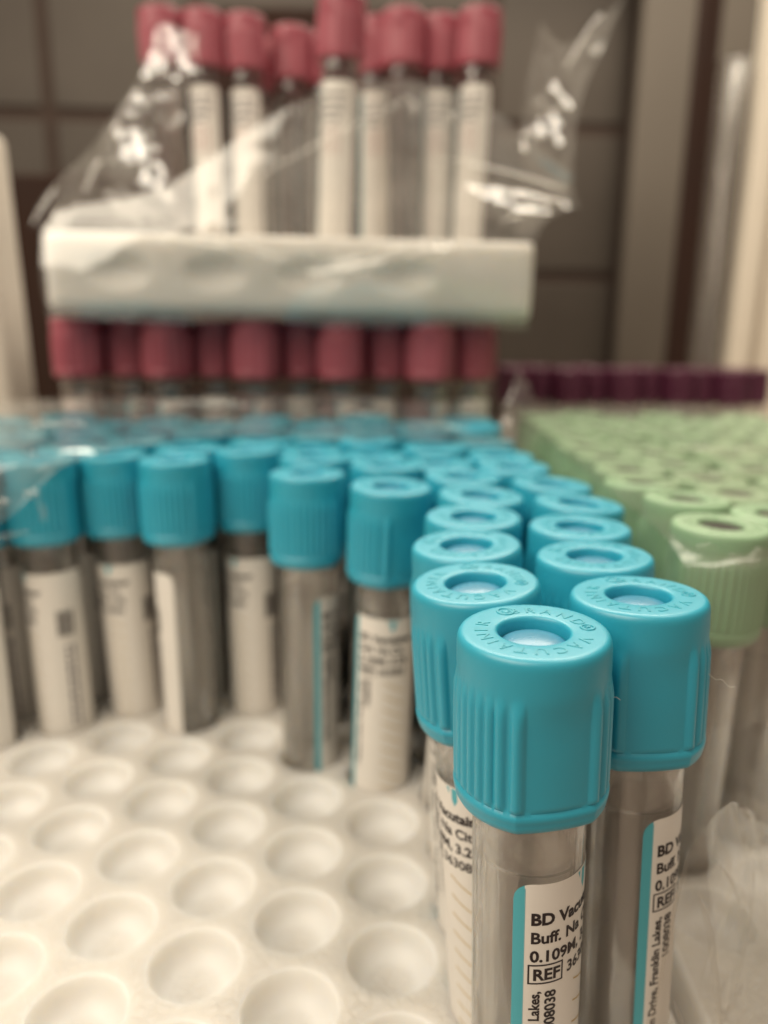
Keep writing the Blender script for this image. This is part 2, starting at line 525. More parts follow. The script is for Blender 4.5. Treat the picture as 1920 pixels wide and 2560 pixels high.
def paper_sheet(bm, W, vt, vb, stripe, corner=2.2):
    us = [0, 0.12, 0.3, 0.55, 0.8, 1.05, stripe-0.03, stripe+0.03, 1.6, 1.9, 2.2]+[2.2+(W-2.2-2.2)*k/40 for k in range(1, 41)]+[W-1.6, W-1.0, W-0.5, W-0.2, W]
    us = sorted(us)

    def top(u):
        t = 0
        if u < corner: t = corner-sqrt(max(0, corner**2-(corner-u)**2))
        if u > W-corner: t = corner-sqrt(max(0, corner**2-(u-W+corner)**2))
        return vt-t
    prev = None
    for u in us:
        q = [bm.verts.new(wrap(u, top(u)+(vb-top(u))*j/4)) for j in range(5)]
        if prev:
            for j in range(4):
                f = bm.faces.new((prev[j+1], q[j+1], q[j], prev[j]))
                f.material_index = 1 if u <= stripe+0.001 else 0
        prev = q


def build_blue_label(H):
    bm = bmesh.new()
    vt, vb, W = H-27.0, H-72.5, 27.0
    paper_sheet(bm, W, vt, vb, 1.27)
    put_rect(bm, 1.25, 1.33, vb, vt-0.6, 1, 0.02)
    u0 = 1.95
    put_text(bm, 'BD Vacutainer', 2.12, u0, vt-5.25, 2, 0.085)
    put_text(bm, 'Buff. Na Cit.', 2.08, u0, vt-7.7, 2, 0.06)
    put_text(bm, '0.109M, 3.2%', 2.08, u0, vt-10.15, 2, 0.065)
    for (a, b, c, d) in ((1.75, 6.0, -13.2, -13.0), (1.75, 6.0, -10.75, -10.55), (1.75, 1.95, -13.0, -10.75), (5.8, 6.0, -13.0, -10.75)):
        put_rect(bm, a, b, vt+c, vt+d, 2)
    put_text(bm, 'REF', 2.12, 2.3, vt-12.65, 2, 0.07)
    put_text(bm, '363083', 2.05, 6.6, vt-12.6, 2, 0.05)
    t = '1 Becton Drive, Franklin Lakes,'
    put_text(bm, t, 1.7, 3.15, vt-14.2-text_width(t, 1.7, 0.05), 2, 0.05, True)
    t = '1008038'
    put_text(bm, t, 1.9, 5.1, vt-14.2-text_width(t, 1.9, 0.05), 2, 0.05, True)
    # gold fill strokes slanting down
    for k in range(10):
        v = vt-14.3-3.1*k
        put_rect(bm, 8.0, 12.6, v, v-0.22, 3, 0.03, -2.2)
    # teal pointer at the top
    f = bm.faces.new([bm.verts.new(wrap(*p, 0.03)) for p in ((8.1, vt-0.25), (9.5, vt-2.9), (10.9, vt-0.25), (9.5, vt-0.25))]); f.material_index = 1
    # small bar code and a column of fine print
    x = 17.6
    q = random.Random(5)
    while x < 21.4:
        wd = q.choice((0.12, 0.2, 0.32)); put_rect(bm, x, x+wd, vt-16.0, vt-9.6, 2); x += wd+q.choice((0.12, 0.2))
    for lu in (19.0, 20.6):
        v = vt-18.5
        while v > vt-40:
            ln = q.uniform(0.8, 2.6); put_rect(bm, lu, lu+0.75, v-ln, v, 4); v -= ln+0.5
    return bm


def build_plain_label(H, red=False):
    bm = bmesh.new()
    vt, vb, W = H-27.0, 14.0, (15.5 if red else 24.0)
    paper_sheet(bm, W, vt, vb, 1.27)
    q = random.Random(8)
    for k, v in enumerate((3.6, 6.6, 9.2, 11.6)):
        u = 2.2
        while u < (12 if k < 3 else 9):
            ln = q.uniform(0.8, 2.2); put_rect(bm, u, u+ln, vt-v-1.3, vt-v, 4); u += ln+0.45
    if red:
        for u in (4.5, 7.0, 9.5): put_rect(bm, u, u+0.45, vt-24, vt-14.5, 5)
    return bm


LAB_M = [M['paper'], M['teal'], M['ink'], M['gold'], M['greyink'], M['redink']]
CAP_Z0 = 0.0


def make_tube(H, cap_mat, stop_mat, label_bm, name='blood_collection_tube', sink=0.0, wall='glass'):
    root = bpy.data.objects.new(name, None); col.objects.link(root)
    root.empty_display_size = 5*S
    bmc = build_cap_mesh(True)
    for v in bmc.verts: v.co.z += H
    cap = mesh_obj('cap', bmc, cap_mat, root)
    cap.data.set_sharp_from_angle(angle=radians(50))
    bms = build_stopper(sink > 0)
    for v in bms.verts: v.co.z += H
    mesh_obj('stopper', bms, stop_mat, cap)
    mesh_obj('clear_tube', build_tube(H, H-26.5), M[wall], root)
    mesh_obj('label', label_bm, LAB_M, root)
    return root


def place(proto, used, base, top, H, cap_deg, lab_deg):
    """stand a tube (bottom at base, cap middle at top, both mm) with its cap and label turned about its axis"""
    o = copy_tree(proto) if used else proto
    b, t = Vector(base), Vector(top)
    ax = (t-b).normalized()
    q = Vector((0, 0, 1)).rotation_difference(ax)
    o.rotation_mode = 'QUATERNION'
    o.rotation_quaternion = q
    o.location = b*S
    for c in o.children:
        n = c.name.split('.')[0]
        if n == 'cap': c.rotation_euler = (0, 0, radians(cap_deg))
        if n == 'label': c.rotation_euler = (0, 0, radians(lab_deg))
    return o


ORD = ['zeroth', 'first', 'second', 'third', 'fourth', 'fifth', 'sixth', 'seventh', 'eighth', 'ninth', 'tenth', 'eleventh', 'twelfth']

# ------------------------------------------------------------------ setting: counter and tiled wall
bm = bmesh.new()
box(bm, -1200, 1200, -300, 1000, -65, -25)
tag(mesh_obj('counter', bm, M['counter'], smooth=False), 'grey brown counter top under the foam trays', 'counter', kind='structure')

WY, WPSI, WX, WZ, T = 873.0, 0.0772, -342.4, 301.0, 150.0
bm = bmesh.new()
G = 12.0
for i in range(-5, 11):
    for j in range(-4, 5):
        x0, z0 = WX+i*T+G/2, WZ+j*T+G/2
        pts = []
        for (ins, dy) in ((0, 4.0), (0, 1.2), (1.2, 0.0)):
            ring = [(x0+ins, z0+ins), (x0+T-G-ins, z0+ins), (x0+T-G-ins, z0+T-G-ins), (x0+ins, z0+T-G-ins)]
            pts.append([bm.verts.new((x, dy, z)) for x, z in ring])
        for A, B in zip(pts, pts[1:]):
            for k in range(4): bm.faces.new((A[k], A[(k+1) % 4], B[(k+1) % 4], B[k]))
        bm.faces.new(pts[-1])
nf = len(bm.faces)
box(bm, WX-5*T, WX+11*T, 3.0, 40, WZ-4*T, WZ+5*T, 1)
wall = mesh_obj('wall', bm, [M['tile'], M['grout']], smooth=False)
wall.location = (0, WY*S, 0); wall.rotation_euler = (0, 0, WPSI)
tag(wall, 'taupe square tiled wall with dark grout lines', 'wall', kind='structure')


# ------------------------------------------------------------------ foam trays
AX, BY = 15.76, 17.5


def hex_r(th):
    r = 1e9
    for (dx, dy) in ((0, BY), (0, -BY), (AX, BY/2), (AX, -BY/2), (-AX, BY/2), (-AX, -BY/2)):
        d = sqrt(dx*dx+dy*dy); a = atan2(dy, dx)
        c = cos(th-a)
        if c > 1e-6: r = min(r, d/2/c)
    return r


def hex_angles():
    # the six corners of the cell around a hole, then points between them
    an = sorted([atan2(dy, dx) for (dx, dy) in ((0, BY), (0, -BY), (AX, BY/2), (AX, -BY/2), (-AX, BY/2), (-AX, -BY/2))])
    cs = []
    for a, b in zip(an, an[1:]+[an[0]+2*pi]):
        d1 = BY if abs(abs(cos(a))) < 1e-6 else sqrt(AX*AX+BY*BY/4)
        d2 = BY if abs(abs(cos(b))) < 1e-6 else sqrt(AX*AX+BY*BY/4)
        # intersection of two bisectors
        A = Matrix(((cos(a), sin(a)), (cos(b), sin(b))))
        p = A.inverted() @ Vector((d1/2, d2/2))
        cs.append(p)
    pts = []
    for p, q in zip(cs, cs[1:]+cs[:1]):
        for k in range(9): pts.append(p.lerp(q, k/9))
    return pts


HEXP = hex_angles()


def foam_tray(name, cols, rows_of, x0, y0, yaw, thick, ztop, bounds, label):
    """holes in a hexagonal layout; bounds = (cmin, cmax, ymin, ymax) in tray millimetres"""
    bm = bmesh.new()
    holes = set((c, r) for c in cols for r in rows_of(c))
    xmin, xmax, ymin, ymax = bounds
    cells = set()
    for c in range(min(cols)-2, max(cols)+3):
        r = -8 + (0.5 if c % 2 else 0)
        while r < 22:
            if xmin-AX < c*AX < xmax+AX and ymin-BY < r*BY < ymax+BY: cells.add((c, r))
            r += 1
    prof = [(7.5, 0.0), (7.38, -0.06), (7.28, -0.2), (7.22, -0.5), (7.16, -1.0), (7.05, -1.7)]
    for k in range(1, 8):
        a = (pi/2)*k/7
        prof.append((7.0*cos(a) if k < 7 else 0.3, -1.7-4.0*sin(a)))
    for (c, r) in cells:
        cx_, cy_ = c*AX, r*BY
        outer = [bm.verts.new((cx_+p.x, cy_+p.y, 0)) for p in HEXP]
        n = len(outer)
        if (c, r) in holes:
            prev = outer
            for (rr, zz) in prof:
                ring = []
                for p in HEXP:
                    L = p.length
                    ring.append(bm.verts.new((cx_+p.x/L*rr, cy_+p.y/L*rr, zz)))
                for k in range(n):
                    bm.faces.new((prev[k], prev[(k+1) % n], ring[(k+1) % n], ring[k]))
                prev = ring
            bm.faces.new(prev)
        else:
            bm.faces.new(outer)
    bmesh.ops.remove_doubles(bm, verts=bm.verts, dist=0.01)
    for co, no in (((xmin, 0, 0), (-1, 0, 0)), ((xmax, 0, 0), (1, 0, 0)), ((0, ymin, 0), (0, -1, 0)), ((0, ymax, 0), (0, 1, 0))):
        bmesh.ops.bisect_plane(bm, geom=list(bm.verts)+list(bm.edges)+list(bm.faces), dist=0.001, plane_co=co, plane_no=no, clear_outer=True)
    be = [e_ for e_ in bm.edges if e_.is_boundary]
    be2 = be
    for (grow, z) in ((0.5, -0.35), (0.9, -1.2), (0.9, -thick)):
        ret = bmesh.ops.extrude_edge_only(bm, edges=be2)
        vs = [g for g in ret['geom'] if isinstance(g, bmesh.types.BMVert)]
        for v in vs:
            v.co.z = z
            cxm, cym = (xmin+xmax)/2, (ymin+ymax)/2
            base = grow if grow == 0.5 else (0.4 if z > -2 else 0.0)
            if abs(v.co.x-xmin) < 0.7 or abs(v.co.x-xmin+0.5) < 0.7: v.co.x -= base
            elif abs(v.co.x-xmax) < 0.7 or abs(v.co.x-xmax-0.5) < 0.7: v.co.x += base
            if abs(v.co.y-ymin) < 0.7 or abs(v.co.y-ymin+0.5) < 0.7: v.co.y -= base
            elif abs(v.co.y-ymax) < 0.7 or abs(v.co.y-ymax-0.5) < 0.7: v.co.y += base
        be2 = [g for g in ret['geom'] if isinstance(g, bmesh.types.BMEdge)]
    try: bmesh.ops.contextual_create(bm, geom=be2)
    except Exception: pass
    bmesh.ops.recalc_face_normals(bm, faces=bm.faces)
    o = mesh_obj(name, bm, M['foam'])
    o.data.set_sharp_from_angle(angle=radians(55))
    o.location = (x0*S, y0*S, ztop*S); o.rotation_euler = (0, 0, yaw)
    tag(o, label, 'foam tray')
    return o


YAW = radians(2.8)
X0, Y0 = 1.88, 103.68


def rows_blue(c):
    return [(-1.5+k) for k in range(10)] if c % 2 else [(-1+k) for k in range(10)]+([-2] if c < 1 else [])


foam_tray('foam_tray', range(-8, 3), rows_blue, X0, Y0, YAW, 25.0, 0.0, (-8*AX-9, 2*AX+9.5, -2.6*BY, 8.6*BY),
          'white foam tray with empty round holes in front of the blue capped tubes')


def rows_green(c):
    return [(-1.5+k) for k in range(12)] if c % 2 else [(-1+k) for k in range(11)]


GX, GY, GYAW = 58.0, 131.0, radians(-0.6)
foam_tray('foam_tray', range(0, 6), rows_green, GX, GY, GYAW, 25.0, 0.0, (-8.6, 5*AX+9, -2.4*BY, 9.6*BY),
          'white foam tray under the green capped tubes')

# ------------------------------------------------------------------ light blue tubes
HS = 76.7
TOP = 67.75
proto_blue = make_tube(HS, M['blue_cap'], M['blue_stopper'], build_blue_label(HS))
SPEC = {   # (col,row): top x, top y, top z, cap turn, label turn
    (1, -1.5): (16.4, 78.1, 67.75, 11, -24), (1, -.5): (11.9, 94.7, 67.75, -8, -126), (1, .5): (12.5, 112.0, 67.75, 60, -100),
    (1, 1.5): (15.5, 129.1, 67.75, 20, 140), (1, 2.5): (19.0, 146.7, 67.75, 75, 60), (1, 3.5): (17.2, 165.4, 67.75, 40, 30),
    (2, -1): (31.6, 90.0, 67.75, 2, -2), (2, 0): (30.5, 106.6, 67.75, 50, 80), (2, 1): (32.4, 122.9, 67.75, 110, -60),
    (2, 2): (36.8, 141.1, 67.75, 70, 160), (2, 3): (35.3, 158.7, 67.75, 15, 20),
    (0, 3): (1.4, 154.2, 67.75, 28, -70), (-1, 3.5): (-16.9, 165.6, 68.0, 78, 15), (-2, 5): (-34.6, 191.8, 68.7, 85, -116),
    (-3, 4.5): (-50.3, 181.6, 68.0, 72, 121), (-4, 5): (-67.6, 188.4, 67.75, 92, -99), (-5, 4.5): (-82.2, 180.3, 68.0, 88, -129),
    (-1, 4.5): (-17.0, 183.6, 68.4, 30, 200), (0, 4): (0.3, 175.9, 68.2, 10, 100), (-6, 4): (-97.5, 172.5, 67.8, 80, -150),
}
LBL = {
    (1, -1.5): 'nearest light blue capped tube, in sharp focus, bold label print facing the viewer',
    (1, -.5): 'light blue capped tube touching the nearest one from behind, label print cut off by it',
    (2, -1): 'light blue capped tube by the green ones, crumpled film over its labelled front',
    (0, 3): 'light blue capped tube at the corner of the empty holes, label with gold strokes',
    (-1, 3.5): 'light blue capped tube with bare clear front and a thin teal label stripe',
    (-3, 4.5): 'light blue capped tube, half bare and half white label, edge down its middle',
    (-5, 4.5): 'light blue capped tube behind a bright film streak, white label with dark bar code',
    (-2, 5): 'light blue capped tube set back between two nearer ones, label with teal pointer and code',
    (-4, 5): 'light blue capped tube set back in a gap, printed label under a teal pointer',
}
start = {2: -1, 1: -1.5, 0: 3, -1: 3.5, -2: 5, -3: 4.5, -4: 5, -5: 4.5, -6: 4, -7: 4.5}
used = False
for ci, c in enumerate(sorted(start, reverse=True)):
    r = start[c]; k = 1
    end = 7.5 if c % 2 else 8
    while r <= end:
        a, b = c*AX, r*BY
        gx = X0+a*cos(YAW)-b*sin(YAW); gy = Y0+a*sin(YAW)+b*cos(YAW)
        key = (c, r)
        if key in SPEC:
            tx, ty, tz, cd, ld = SPEC[key]
        else:
            tx, ty, tz = gx+rnd.uniform(-1.1, 1.1), gy+rnd.uniform(-1.0, 1.0), TOP+rnd.uniform(-0.6, 0.5)
            cd, ld = rnd.uniform(0, 180), rnd.uniform(0, 360)
        tz += 2.6*max(0.0, min(1.0, (r-4.9)/2.2))
        o = place(proto_blue, used, (gx, gy, tz-HS+0.0), (tx, ty, tz), HS, cd, ld)
        used = True
        film = ' under film' if r > 5.2 or (c <= -5) else ''
        lab = LBL.get(key, 'blue capped tube%s, %s from the front in %s column from the green caps' % (film, ORD[k], ORD[ci+1]))
        tag(o, lab, 'tube', 'light blue capped tubes in the foam tray')
        r += 1; k += 1

# ------------------------------------------------------------------ green tubes
proto_green = make_tube(HS, M['green_cap'], M['green_stopper'], build_plain_label(HS), sink=0.45)
used = False
for c in range(0, 6):
    r0 = 0.5 if c % 2 else 0
    k = 1
    for i in range(10):
        r = r0+i
        a, b = c*AX, r*BY
        gx = GX+a*cos(GYAW)-b*sin(GYAW); gy = GY+a*sin(GYAW)+b*cos(GYAW)
        if (gx-9) > (0.5*(gy*0.971+8)+4): continue
        tx, ty, tz = gx+rnd.uniform(-1.0, 1.0), gy+rnd.uniform(-0.9, 0.9), 66.3+rnd.uniform(-0.5, 0.5)
        cd = rnd.uniform(0, 180)
        ld = rnd.uniform(60, 200)
        if (c, i) == (0, 0): tx, ty, cd, ld = 59.1, 130.2, 85, 110
        if (c, i) == (0, 1): tx, ty = 60.5, 150.0
        if (c, i) == (0, 2): tx, ty = 57.6, 168.4
        o = place(proto_green, used, (gx, gy, tz-HS), (tx, ty, tz), HS, cd, ld)
        used = True
        if (c, i) == (0, 0): lab = 'nearest pale green capped tube with fine ribs, beside the blue capped tubes'
        else: lab = 'green capped tube under film, %s from the front in %s column from the blue caps' % (ORD[k], ORD[c+1])
        tag(o, lab, 'tube', 'pale green capped tubes in the foam tray')
        k += 1

# ------------------------------------------------------------------ red tubes under the white block
HT = 107.0
proto_red = make_tube(HT, M['red_cap'], M['red_stopper'], build_plain_label(HT, True), wall='glass_dim')
proto_used = False
RX, RY, RZ = -106.5, 272.0, 100.6
tray = foam_tray('foam_tray', range(0, 10), lambda c: [], RX+0, RY, 0.0, 32.0, RZ-HT+14.3, (-8, 9*AX+8.5, -9, 60),
                 'white foam tray holding the red capped tubes below the upper block')
for row in range(2):
    for c in range(10):
        front = (c % 2 == 0)
        x = RX+c*15.3
        y = RY+(0 if front else 8.75)+row*17.5
        tx, ty = x+rnd.uniform(-0.5, 0.5), y+rnd.uniform(-0.4, 0.4)
        o = place(proto_red, proto_used, (x, y, RZ-HT), (tx, ty, RZ), HT, rnd.uniform(0, 180), rnd.uniform(-110, 10))
        proto_used = True
        tag(o, 'red capped tube under the white block, %s from the purple caps in the %s row' % (ORD[10-c], ['front', 'rear'][row]),
            'tube', 'red capped tubes below the white foam block')

# ------------------------------------------------------------------ white foam block standing on the red caps
bm = bmesh.new()
W_, D_, Hh = 158.0, 168.0, 24.6
NX, NZ = 120, 26
rad = 4.0


def front_pt(i, j):
    u, v = i/NX, j/NZ
    x, z = u*W_, v*Hh
    y = 0.0
    for k, cx_ in enumerate((24.0, 54.5, 85.0, 115.0)):
        dx, dz = (x-cx_)/11.0, (z-12.5)/6.0
        d = dx*dx+dz*dz
        if d < 1: y += 4.6*(1-d)**1.1*(0.45+0.55*max(0, min(1, 0.5+dz*0.6)))
    return x, y, z


ringsets = []
grid = [[None]*(NZ+1) for _ in range(NX+1)]
for i in range(NX+1):
    for j in range(NZ+1):
        x, y, z = front_pt(i, j)
        # rounded borders
        for val, lim in ((x, W_), (z, Hh)):
            for d in (val, lim-val):
                if d < rad: y += rad-sqrt(max(0, rad*rad-(rad-d)**2))
        grid[i][j] = bm.verts.new((x, y, z))
for i in range(NX):
    for j in range(NZ):
        bm.faces.new((grid[i][j], grid[i+1][j], grid[i+1][j+1], grid[i][j+1]))
be = [e_ for e_ in bm.edges if e_.is_boundary]
ret = bmesh.ops.extrude_edge_only(bm, edges=be)
for g in ret['geom']:
    if isinstance(g, bmesh.types.BMVert): g.co.y = D_
be = [g for g in ret['geom'] if isinstance(g, bmesh.types.BMEdge)]
bmesh.ops.contextual_create(bm, geom=be)
bmesh.ops.recalc_face_normals(bm, faces=bm.faces)
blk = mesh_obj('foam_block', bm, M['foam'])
blk.data.set_sharp_from_angle(angle=radians(60))
blk.rotation_euler = (0, radians(0.55), radians(2.9))
blk.location = Vector((-109.3, 254.2, 102.9))*S
tag(blk, 'thick white foam block with shallow dents, lying on the lower red caps', 'foam tray')

# upper red tubes, standing in the block
UP = [  # top x, y, z, base dx, base dy, label turn, text
    (-89.7, 337.2, 219.5, 6.0, 0, 120, 'red capped tube at the hazy end of the upper group, behind the bag fold'),
    (-73.4, 340.0, 219.5, 0.5, 0, -75, 'red capped tube with white label, directly beside the one behind the bag fold'),
    (-57.6, 344.0, 219.5, 0.5, 0, -75, 'red capped tube with white label beside the dim gap of the upper group'),
    (-40.4, 356.0, 219.5, 0.0, 0, 170, 'dim red capped tube standing lowest in the gap of the upper group'),
    (-16.1, 300.4, 211.5, -4.5, 4, -80, 'tall near red capped tube with bright white label, leaning above the white block'),
    (-5.5, 346.0, 219.5, 0.0, 0, -60, 'red capped tube mostly hidden behind the tall near one'),
    (5.4, 336.5, 219.5, 2.0, 0, 150, 'red capped tube with a bare grey front in the upper group'),
    (20.4, 342.6, 219.5, 0.0, 0, -70, 'red capped tube with narrow label, between the bare one and the end one'),
    (35.6, 334.8, 219.5, -3.0, 0, -85, 'red capped tube at the end of the upper group nearest the loose film tail'),
    (-28.0, 362.0, 219.0, 0, 0, 190, 'shaded red capped tube behind the tall near one, in the rear row'),
    (-49.0, 369.0, 218.5, 0, 0, 200, 'shaded red capped tube in the rear row behind the labelled pair'),
    (12.5, 358.0, 219.0, 0, 0, 180, 'shaded red capped tube in the rear row behind the bare one'),
    (28.0, 361.0, 219.0, 0, 0, 180, 'shaded red capped tube in the rear row near the end of the group'),
]
for (tx, ty, tz, dx, dy, ld, lab) in UP:
    tz -= 2.4
    o = place(proto_red, True, (tx+dx, ty+dy, tz-HT), (tx, ty, tz), HT, rnd.uniform(0, 180), ld)
    tag(o, lab, 'tube', 'red capped tubes standing in the white foam block')

# ------------------------------------------------------------------ purple tubes
proto_p = make_tube(HS, M['purple_cap'], M['purple_cap'], build_plain_label(HS))
tray = foam_tray('foam_tray', range(0, 10), lambda c: [], 74.5, 448.0, 0.0, 30.0, 75.5-HS+14.3, (-10, 9*AX+10, -10, 120),
                 'white foam tray holding the purple capped tubes by the tiled wall')
used = False
for row in range(2):
    for c in range(10):
        front = (c % 2 == 0)
        x = 74.5+c*AX; y = 448+(0 if front else 8.75)+row*17.5
        z = 75.5+rnd.uniform(-0.4, 0.4)
        o = place(proto_p, used, (x, y, z-HS), (x+rnd.uniform(-.6, .6), y, z), HS, rnd.uniform(0, 180), rnd.uniform(0, 360))
        used = True
        tag(o, 'purple capped tube behind the green caps, %s from the red caps in the %s row' % (ORD[c+1], ['front', 'rear'][row]),
            'tube', 'purple capped tubes behind the green ones')


# ------------------------------------------------------------------ things behind
def bevel_box(name, x0, x1, y0, y1, z0, z1, mt, label, cat, bev=2.0, rot=None):
    b = bmesh.new()
    box(b, x0, x1, y0, y1, z0, z1)
    bmesh.ops.bevel(b, geom=list(b.edges), offset=bev, segments=3, affect='EDGES', profile=0.6)
    bmesh.ops.recalc_face_normals(b, faces=b.faces)
    o = mesh_obj(name, b, mt)
    o.data.set_sharp_from_angle(angle=radians(40))
    if rot: o.rotation_euler = rot
    return tag(o, label, cat)


bevel_box('storage_box', -260, -143, 300, 322, -25, 171, M['white_plastic'], 'pale grey upright box edge beside the red capped tubes', 'box', 4.0,
          (0, radians(-1.2), 0))
bevel_box('dark_backing', -330, -150, 560, 700, -25, 196, M['dark_brown'], 'low dark brown mass added behind the pale grey box', 'box', 3.0)  # added block that only supplies the dark mass at this end
bevel_box('dark_backing', -149, 66, 565, 690, -25, 300, M['dark_brown'], 'tall dark brown backing added for shade behind the upper red capped tubes', 'box', 3.0)  # added dark block, stands in for shade between the rear tube rows
bevel_box('upright_post', 217, 231, 598, 612, -25, 420, M['dark_brown'], 'thin dark brown upright post before the tiled wall', 'post', 1.5)
bevel_box('upright_post', 258.5, 275, 590, 606, -25, 420, M['cream'], 'wide bright cream upright post beside the clear cylinder', 'post', 2.5)
bevel_box('upright_post', 283, 330, 596, 616, -25, 420, M['cream'], 'cream upright panel at the edge beyond the wide cream post', 'post', 2.5)
bevel_box('wall_panel', 248, 430, 842, 858, -25, 700, M['taupe'], 'pale taupe smooth panel between the tiled wall and the dark post', 'panel', 2.0)
bm = bmesh.new()
lathe(bm, [(11.5, -25), (11.5, 100), (11.5, 276), (12.3, 279), (12.3, 281), (10.4, 281), (10.4, 100), (10.4, -25)], 40)
bmesh.ops.recalc_face_normals(bm, faces=bm.faces)
o = mesh_obj('clear_cylinder', bm, M['glass']); o.location = Vector((244.5, 604, 0))*S
tag(o, 'tall clear plastic cylinder between the dark post and the cream post', 'cylinder')


# ------------------------------------------------------------------ plastic film
def catmull(p0, p1, p2, p3, t):
    return 0.5*((2*p1)+(p2-p0)*t+(2*p0-5*p1+4*p2-p3)*t*t+(3*p1-p0-3*p2+p3)*t*t*t)


def net_sheet(bm, net, nu, nv, amp, freq, seed, edge_ragged=0.0):
    R, C = len(net), len(net[0])
    P = [[Vector(p) for p in row] for row in net]

    def ev(fu, fv):
        i = min(int(fu), C-2); t = fu-i
        rows = []
        for r in range(R):
            g = lambda k: P[r][max(0, min(C-1, k))]
            rows.append(catmull(g(i-1), g(i), g(i+1), g(i+2), t))
        j = min(int(fv), R-2); s = fv-j
        h = lambda k: rows[max(0, min(R-1, k))]
        return catmull(h(j-1), h(j), h(j+1), h(j+2), s)
    off = Vector((seed*17.3, seed*5.1, seed*9.7))
    vs = []
    for a in range(nu+1):
        line = []
        for b in range(nv+1):
            p = ev((C-1)*a/nu, (R-1)*b/nv)
            q = p/freq+off
            ridge = 1-abs(noise.noise(q))*2
            ridge2 = 1-abs(noise.noise(q*2.3+Vector((3, 1, 7))))*2
            d = Vector((noise.noise(q*0.7+Vector((9, 0, 0))), noise.noise(q*0.7+Vector((0, 9, 0))), noise.noise(q*0.7+Vector((0, 0, 9)))))
            n_ = Vector((0.25, -0.6, 0.75))
            p = p+n_*amp*(0.7*ridge+0.35*ridge2)+d*amp*0.9
            line.append(bm.verts.new(p))
        vs.append(line)
    for a in range(nu):
        for b in range(nv):
            bm.faces.new((vs[a][b], vs[a+1][b], vs[a+1][b+1], vs[a][b+1]))


def fold(bm, pts, r):
    """a raised crease in a film: a thin half-round ridge along a path, tapering to nothing at both ends"""
    P = [Vector(p) for p in pts]
    path = []
    for i in range(len(P)-1):
        g = lambda k: P[max(0, min(len(P)-1, k))]
        for t in range(8): path.append(catmull(g(i-1), g(i), g(i+1), g(i+2), t/8))
    path.append(P[-1])
    n = len(path); prev = None
    for i, p in enumerate(path):
        tn = (path[min(i+1, n-1)]-path[max(i-1, 0)]).normalized()
        up = Vector((0.0, -0.75, 0.66)); up = (up-tn*up.dot(tn)).normalized(); sd = tn.cross(up)
        rr = r*(0.12+0.88*sin(pi*i/(n-1))**0.6)*(1+0.25*noise.noise(p/3.0))
        ring = [bm.verts.new(p+up*rr*sin(pi*k/10)*0.9+sd*rr*1.3*cos(pi*k/10)) for k in range(11)]
        if prev:
            for k in range(10): bm.faces.new((prev[k], prev[k+1], ring[k+1], ring[k]))
        prev = ring


# film lying over the rear blue caps and hanging down over the far front ones
bm = bmesh.new()
net = [
    [(-140, 165, 56), (-112, 160, 53), (-88, 165, 54), (-72, 176, 68), (-45, 197, 70), (-18, 205, 69.6), (10, 203, 69.4), (32, 197, 69)],
    [(-140, 170, 67), (-112, 166, 66), (-88, 172, 68.5), (-70, 183, 70), (-45, 207, 70.5), (-18, 213, 70.5), (10, 212, 70), (36, 207, 69)],
    [(-140, 190, 70), (-112, 190, 70), (-88, 195, 70.5), (-70, 205, 71), (-45, 222, 71.5), (-18, 224, 71.5), (10, 224, 70.5), (36, 222, 69)],
    [(-140, 225, 71), (-112, 225, 71), (-88, 228, 72), (-70, 232, 72), (-45, 238, 74), (-18, 238, 74), (10, 238, 73), (35, 238, 69.5)],
    [(-140, 254, 72), (-112, 254, 73), (-88, 254, 74), (-70, 254, 74), (-45, 254, 74.5), (-18, 254, 74.5), (8, 254, 73.5), (31, 254, 72)],
    [(-140, 258, 45), (-112, 258, 45), (-88, 258, 45), (-70, 258, 45), (-45, 258, 45), (-18, 258, 45), (8, 258, 45), (31, 258, 45)],
]
net_sheet(bm, net, 150, 110, 0.7, 18.0, 1)
for pts, r in (([(-113, 160, 57), (-100, 158, 58.5), (-88, 159, 60.5), (-81, 162, 61.5)], 1.5), ([(-79, 164, 62.5), (-77.5, 165, 62.5), (-76, 166, 62)], 0.9),
               ([(-76.5, 166, 60.5), (-76, 166.5, 58), (-76.5, 166.5, 56)], 0.6), ([(-92, 160, 53), (-84, 162, 53.5), (-79, 165, 54)], 0.7),
               ([(-70, 236, 75), (-55, 238, 75.5), (-40, 236, 75)], 1.0), ([(-25, 228, 73.5), (-12, 230, 74), (-2, 228, 73.5)], 0.9),
               ([(-95, 200, 73), (-85, 198, 73.5), (-78, 202, 73)], 0.9), ([(5, 210, 72), (14, 212, 72.3), (22, 209, 72)], 0.7)):
    fold(bm, pts, r)
tag(mesh_obj('plastic_film', bm, M['film_haze']), 'clear wrinkled film spread over the rear light blue caps', 'plastic film')

# film over the green caps, folded down in front and at the side
bm = bmesh.new()
net = [
    [(49.5, 117, 34), (60, 118.5, 34), (76, 124, 34), (100, 132, 34), (152, 140, 34)],
    [(48.8, 119, 56), (60, 119.5, 55), (76, 126, 55), (100, 134, 55), (152, 142, 56)],
    [(49.0, 122, 62), (60, 121.0, 62.5), (76, 129, 64), (100, 137, 67), (152, 145, 67)],
    [(48.5, 146, 64.5), (60, 144, 65.3), (76, 147, 66.3), (100, 155, 68), (152, 160, 68)],
    [(48.5, 200, 66), (60, 198, 67.8), (76, 200, 68.5), (100, 205, 68.5), (152, 210, 68)],
    [(48.5, 260, 66), (60, 258, 67.8), (76, 260, 68.5), (100, 260, 68.5), (152, 260, 68)],
    [(49.5, 303, 66), (60, 303, 67.5), (76, 303, 68), (100, 303, 68), (152, 303, 68)],
    [(49.5, 306, 44), (60, 306, 44), (76, 306, 44), (100, 306, 44), (152, 306, 44)],
]
